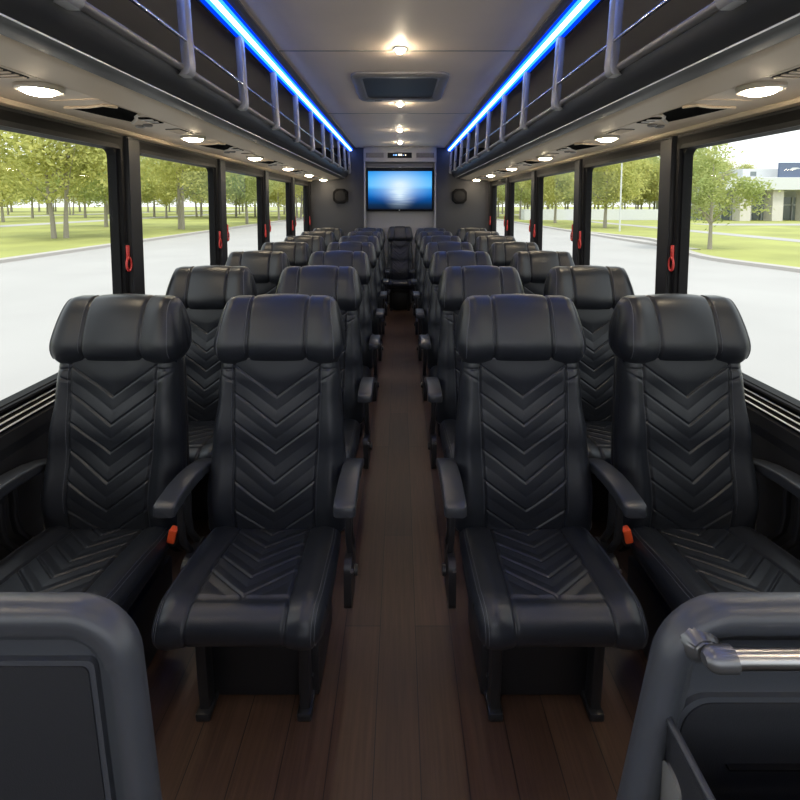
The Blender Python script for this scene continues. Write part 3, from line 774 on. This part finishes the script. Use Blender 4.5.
# ------------------------------------------------------------------ the street outside
def px2ground(x, y):
    d = 463*(H-GZ)/(y-204.); return ((x-400)*d/463., d)
def struct_poly(name, pts, z0, z1, m, label, cat, kind='structure'):
    bm = B(); layers(bm, [[(x, y, z0) for x, y in pts], [(x, y, z1) for x, y in pts]])
    o = obj(name, bm, m, None, None); tag(o, label, cat, None, kind); return o
struct_poly('road', [(-260, -80), (260, -80), (260, 420), (-260, 420)], GZ-.4, GZ, M['road'], 'pale concrete drive around the coach', 'road')
struct_poly('lawn', [(-260, -60), (-16.9, -60), (-16.9, 400), (-260, 400)], GZ-.1, GZ+.11, M['grass'], 'sunlit lawn with trees beyond the kerb, left of the coach', 'lawn')
struct_poly('kerb', [(-16.95, -60), (-16.4, -60), (-16.4, 400), (-16.95, 400)], GZ-.1, GZ+.14, M['kerb'], 'pale straight kerb along the lawn, left of the coach', 'kerb')
struct_poly('footpath', [(-43.5, -60), (-40, -60), (-40, 400), (-43.5, 400)], GZ, GZ+.125, M['road'], 'pale footpath crossing the lawn, left of the coach', 'path')
struct_poly('footpath', [(-73, -60), (-68, -60), (-68, 400), (-73, 400)], GZ, GZ+.125, M['road'], 'more distant pale footpath behind the trees, left of the coach', 'path')
rc = [(17.5, -60), (17.0, 0), (15.8, 10), (14.7, 16), (13.9, 20.5), (15.6, 26), (17.2, 31), (16.4, 36), (15.6, 42), (15.3, 52), (15.3, 400)]
def smooth_line(p, n=6):
    out = []
    for i in range(len(p)-1):
        p0, p1, p2, p3 = Vector(p[max(i-1, 0)]), Vector(p[i]), Vector(p[i+1]), Vector(p[min(i+2, len(p)-1)])
        for k in range(n):
            t = k/n; a = (p2-p0)*.5; b = (p3-p1)*.5
            if i in (0, len(p)-2): out.append(tuple(p1+(p2-p1)*t)); continue
            h = p1*(2*t**3-3*t*t+1)+a*(t**3-2*t*t+t)+p2*(-2*t**3+3*t*t)+b*(t**3-t*t); out.append(tuple(h))
    out.append(p[-1]); return out
rl = smooth_line(rc)
struct_poly('lawn', rl+[(260, 400), (260, -60)], GZ-.1, GZ+.11, M['grass'], 'sunlit lawn in front of the white building, right of the coach', 'lawn')
bm = B(); rings = []
for x, y in rl: rings.append([(x-.5, y, GZ-.05), (x-.48, y, GZ+.13), (x-.05, y, GZ+.14), (x, y, GZ-.05)])
sweep(bm, rings); o = obj('kerb', bm, M['kerb'], None, 30); tag(o, 'pale curving kerb along the lawn, right of the coach', 'kerb', None, 'structure')
struct_poly('footpath', [(24.2, -60), (26.0, -60), (26.0, 400), (24.2, 400)], GZ, GZ+.125, M['road'], 'pale footpath crossing the lawn, right of the coach', 'path')
struct_poly('footpath', [(34, 50), (260, 50), (260, 54.5), (34, 54.5)], GZ, GZ+.125, M['road'], 'pale forecourt strip before the white building', 'path')

# trees
def tree_proto(h, cr, clear, n, seed, lm, twin=False, leaf=.2):
    rnd = random.Random(seed); root = thing('broadleaf_tree', 'tree', 'tree', (0, 0, 0))
    bm = B()
    stems = [(0, 0)] if not twin else [(-.25, 0), (.35, .1)]
    tips = []
    for sx, sy in stems:
        lean = rnd.uniform(-.3, .3)+sx
        pts = [(sx, sy, -.15), (sx+lean*.1, sy, clear*.5), (sx+lean*.35, sy, clear), (sx+lean*.8, sy, clear+(h-clear)*.45), (sx+lean, sy, h*.9)]
        r0 = .016*h*(.8 if twin else 1)
        tube(bm, pts, [r0*1.3, r0, r0*.85, r0*.5, r0*.12], 8)
        for k in range(9):
            t = rnd.uniform(0, .8); z = clear+(h-clear)*t*.75; a = rnd.uniform(0, 2*PI); ln = cr*rnd.uniform(.6, .95)*(1-.5*t)
            p0 = Vector((sx+lean*.5, sy, z)); p1 = p0+Vector((math.cos(a)*ln*.5, math.sin(a)*ln*.5, ln*.45)); p2 = p0+Vector((math.cos(a)*ln, math.sin(a)*ln, ln*.7))
            tube(bm, [p0, p1, p2], [r0*.4, r0*.25, r0*.08], 6); tips.append(p2)
    obj('trunk', bm, M['bark'], root, 60)
    bm = B(); zc = (clear+h)/2; rz = (h-clear)/2
    clumps = []
    for k in range(46):
        while True:
            v = Vector((rnd.uniform(-1, 1), rnd.uniform(-1, 1), rnd.uniform(-1, 1)))
            if .2 < v.length < 1: break
        taper = 1-.35*max(0, v.z)
        clumps.append((Vector((v.x*cr*taper, v.y*cr*taper, zc+v.z*rz*.92)), rnd.uniform(.16, .30)*cr))
    for k in range(n):
        c, r = rnd.choice(clumps)
        v = Vector((rnd.gauss(0, .5), rnd.gauss(0, .5), rnd.gauss(0, .42)))*r*1.25
        p = c+v
        if p.z < clear*.9: p.z = clear*.9+rnd.random()*.5
        ax = Vector((rnd.gauss(0, 1), rnd.gauss(0, 1), rnd.gauss(0, 1)+.4)).normalized(); t = ax.orthogonal().normalized()
        t.rotate(Matrix.Rotation(rnd.uniform(0, 2*PI), 3, ax)); b_ = ax.cross(t); L_ = leaf*rnd.uniform(.7, 1.35); W_ = L_*.5
        bm.faces.new([bm.verts.new(p-t*L_*.5), bm.verts.new(p+b_*W_*.5-ax*.02), bm.verts.new(p+t*L_*.5), bm.verts.new(p-b_*W_*.5-ax*.02)])
    me = bpy.data.meshes.new('crown'); bm.to_mesh(me); bm.free(); me.materials.append(lm)
    o = bpy.data.objects.new('crown', me); COL.objects.link(o); o.parent = root; o['kind'] = 'stuff'
    return root
TP = {'twin': tree_proto(10.0, 4.8, 2.4, 13000, 1, M['leaf1'], True, .27), 'round': tree_proto(9.5, 4.0, 2.3, 11000, 2, M['leaf2'], False, .27),
      'yellow': tree_proto(9.5, 3.8, 2.2, 11000, 3, M['leaf1'], False, .27), 'young': tree_proto(5.8, 2.0, 1.1, 7000, 4, M['leaf2'], False, .17)}
tused = set()
def plant(kind, x, y, label, group=None, sc=1., rot=None):
    p = TP[kind]; o = p if kind not in tused else copy_tree(p); tused.add(kind)
    o.location = (x, y, GZ+.08); o.scale = (sc,)*3; o.rotation_euler = (0, 0, random.uniform(0, 6.28) if rot is None else rot)
    o['label'] = label; o['category'] = 'tree'
    if group: o['group'] = group
    return o
def plant_px(kind, px, py, label, **k):
    x, y = px2ground(px, py); return plant(kind, x, y, label, **k)
plant_px('twin', 58, 240, 'broad twin-trunked tree on the lawn in the large side window, left of the coach', rot=.2, sc=1.12)
plant_px('twin', 182, 230.5, 'twin-trunked tree on the lawn seen in the second window, left of the coach', rot=2.2, sc=1.15)
plant_px('round', 106, 228, 'slim single-trunked tree beside the first window pillar, left of the coach')
plant_px('yellow', 3, 223, 'single-trunked tree at the picture edge beyond the footpath, left of the coach')
plant_px('round', 247, 225, 'single-trunked tree seen in the third window, left of the coach')
plant_px('yellow', 279, 221, 'single-trunked tree seen in the fourth window, left of the coach')
plant_px('young', 711, 251.5, 'young slender tree alone on the lawn before the white building', rot=1.)
plant_px('yellow', 605, 229, 'yellow-green tree beside the lamp post, right of the coach')
plant_px('yellow', 555, 224, 'yellow-green tree seen in the third window, right of the coach')
plant_px('round', 520, 220, 'green tree seen in the fourth window, right of the coach')
gl = 'trees in the rows far behind the lawn, left of the coach'; gr = 'trees in the rows far behind the lawn, right of the coach'
far_l = 'leafy tree in the far rows behind the lawn, left of the coach'
far_r = 'leafy tree in the far rows behind the lawn, right of the coach'
rnd = random.Random(11)
for i in range(17):
    plant_px(('round', 'twin', 'yellow')[i % 3], -25+21*i+rnd.uniform(-6, 6), 212.2+rnd.uniform(-.6, .6), far_l, group=gl, sc=rnd.uniform(1.3, 1.8))
    plant_px(('round', 'twin', 'yellow')[i % 3], 488+15*i+rnd.uniform(-6, 6), 212.2+rnd.uniform(-.6, .6), far_r, group=gr, sc=rnd.uniform(1.3, 1.8))
for i, (px, py) in enumerate([(30, 219), (85, 218.5), (128, 218), (152, 217.5), (168, 219), (198, 217.5), (215, 219), (234, 218), (256, 217.5), (268, 219), (290, 217.5), (301, 219),
                              (8, 215.5), (50, 215), (75, 215.5), (108, 215), (140, 215), (175, 215), (205, 215), (240, 215), (262, 215), (284, 215), (304, 215)]):
    plant_px(('round', 'yellow', 'twin')[i % 3], px+rnd.uniform(-3, 3), py, far_l, group=gl, sc=rnd.uniform(.95, 1.25))
for i, (px, py) in enumerate([(495, 218), (508, 217), (530, 218), (545, 217.5), (566, 218), (583, 219), (598, 217.5), (622, 218.5), (640, 219), (652, 218), (672, 219), (694, 219), (708, 217.5),
                              (500, 214.5), (525, 214.5), (550, 214.5), (580, 214.5), (612, 214.5), (638, 214.5), (662, 214.5), (690, 214.5), (725, 213)]):
    plant_px(('yellow', 'round')[i % 2], px+rnd.uniform(-3, 3), py, far_r, group=gr, sc=rnd.uniform(.95, 1.2))
for i, (px, py) in enumerate([(-70, 231), (-170, 238), (-290, 229), (-110, 221), (-230, 222), (-40, 219)]):
    plant_px(('round', 'yellow')[i % 2], px, py, far_l, group=gl)
# lamp post
x, y = px2ground(620, 232.5)
r_ = thing('lamp_post', 'slim white lamp post on the lawn seen in the second window', 'lamp post', (x, y, GZ))
tube(bm := B(), [(x, y, GZ-.1), (x, y, 3.5), (x, y, 7.6)], [.075, .06, .045], 10); obj('post', bm, M['white'], r_, 60, world=True)
tube(bm := B(), [(x, y, 7.5), (x-.5, y, 7.75), (x-1.1, y, 7.8)], .035, 8); obj('arm', bm, M['white'], r_, 60, world=True)
box(bm := B(), x-1.5, x-.9, y-.12, y+.12, 7.74, 7.84, .03); obj('lantern', bm, M['white'], r_, 40, world=True)
# white building
by = 64.
r_ = thing('office_building', 'long low white building with stone columns and a blue sign', 'building', (55, by, GZ))
box(bm := B(), 18, 43, by+3, by+5, GZ, .75); box(bm, 43, 110, by+3, by+14, GZ, 3.6); obj('wall', bm, M['white'], r_, None, world=True)
box(bm := B(), 43, 110, by-1.5, by+3.5, 3.42, 5.1, .05); obj('canopy_band', bm, M['white'], r_, None, world=True)
box(bm := B(), 48.5, 110, by+2, by+12, 5.1, 6.5); obj('upper_storey', bm, M['white'], r_, None, world=True)
box(bm := B(), 49.6, 50.4, by+1.95, by+2.05, 5.5, 6.1); obj('window', bm, M['pane'], r_, None, world=True)
for i, x in enumerate((46.5, 50.9, 55.3, 59.7, 64.1)):
    box(bm := B(), x, x+1.5, by-.6, by+.9, GZ, 3.42, .04); obj('column', bm, M['stone'], r_, None, world=True)
for i in range(7):
    x = 40.6+4.4*i+(1.4 if i else 0)
    if i == 0: x = 42.0
    box(bm := B(), x-1.5+1.2, x+1.5+1.2, by+2.85, by+3.05, GZ, 2.6); f_ = obj('door', bm, M['pane'], r_, None, world=True)
    bm = B()
    for q in (-1.5, -.05, 1.35): box(bm, x+1.2+q, x+1.2+q+.15, by+2.7, by+2.9, GZ, 2.6)
    box(bm, x-.3, x+2.7, by+2.7, by+2.9, 1.3, 1.5); box(bm, x-.3, x+2.7, by+2.7, by+2.9, 2.5, 2.65); obj('door_frame', bm, M['white'], f_, None, world=True)
box(bm := B(), 51.9, 62, by-.2, by+.1, 5.15, 7.2, .03); sg = obj('sign_panel', bm, M['sign'], r_, None, world=True)
bm = B(); sweep(bm, [[(53.1, by-.24+q, 6.15), (53.7, by-.24+q, 6.5), (54.4, by-.24+q, 6.5), (54.8, by-.24+q, 6.3), (54.2, by-.24+q, 6.3), (53.9, by-.24+q, 6.15)] for q in (0, .05)])
obj('sign_emblem', bm, M['white'], sg, None, world=True)

# ------------------------------------------------------------------ light, camera, view
w = bpy.data.worlds.new('sky'); SC.world = w; w.use_nodes = True
nt = w.node_tree; bg = nt.nodes['Background']; bg.inputs['Strength'].default_value = 1.25
tc = nt.nodes.new('ShaderNodeTexCoord'); sp = nt.nodes.new('ShaderNodeSeparateXYZ'); nt.links.new(tc.outputs['Generated'], sp.inputs[0])
cr = nt.nodes.new('ShaderNodeValToRGB'); cr.color_ramp.elements[0].position = 0; cr.color_ramp.elements[1].position = 1
cr.color_ramp.elements[0].color = (.93, .95, .97, 1); cr.color_ramp.elements[1].color = (.80, .89, 1.0, 1)
nt.links.new(sp.outputs['Z'], cr.inputs['Fac']); nt.links.new(cr.outputs[0], bg.inputs['Color'])
L = bpy.data.lights.new('sun', 'SUN'); L.energy = 1.6; L.angle = math.radians(12); L.color = (1, .95, .85)
lo = bpy.data.objects.new('sun', L); COL.objects.link(lo); lo.rotation_euler = (math.radians(28), math.radians(8), 0)

cam = bpy.data.cameras.new('camera'); co = bpy.data.objects.new('camera', cam); COL.objects.link(co)
PITCH = 4.0
cam.sensor_width = 36; cam.lens = 463/800*36; cam.clip_start = .05; cam.clip_end = 1000
cam.shift_y = -(400-(204+463*math.tan(math.radians(PITCH))))/800
co.location = (0, 0, H); co.rotation_euler = (math.radians(90-PITCH), 0, 0)
SC.camera = co
SC.view_settings.view_transform = 'Standard'; SC.view_settings.look = 'None'; SC.view_settings.gamma = 1; SC.view_settings.exposure = .75
SC.view_settings.use_curve_mapping = False
SC.cycles.use_denoising = True
SC.cycles.max_bounces = 8; SC.cycles.transparent_max_bounces = 16; SC.cycles.sample_clamp_indirect = 6
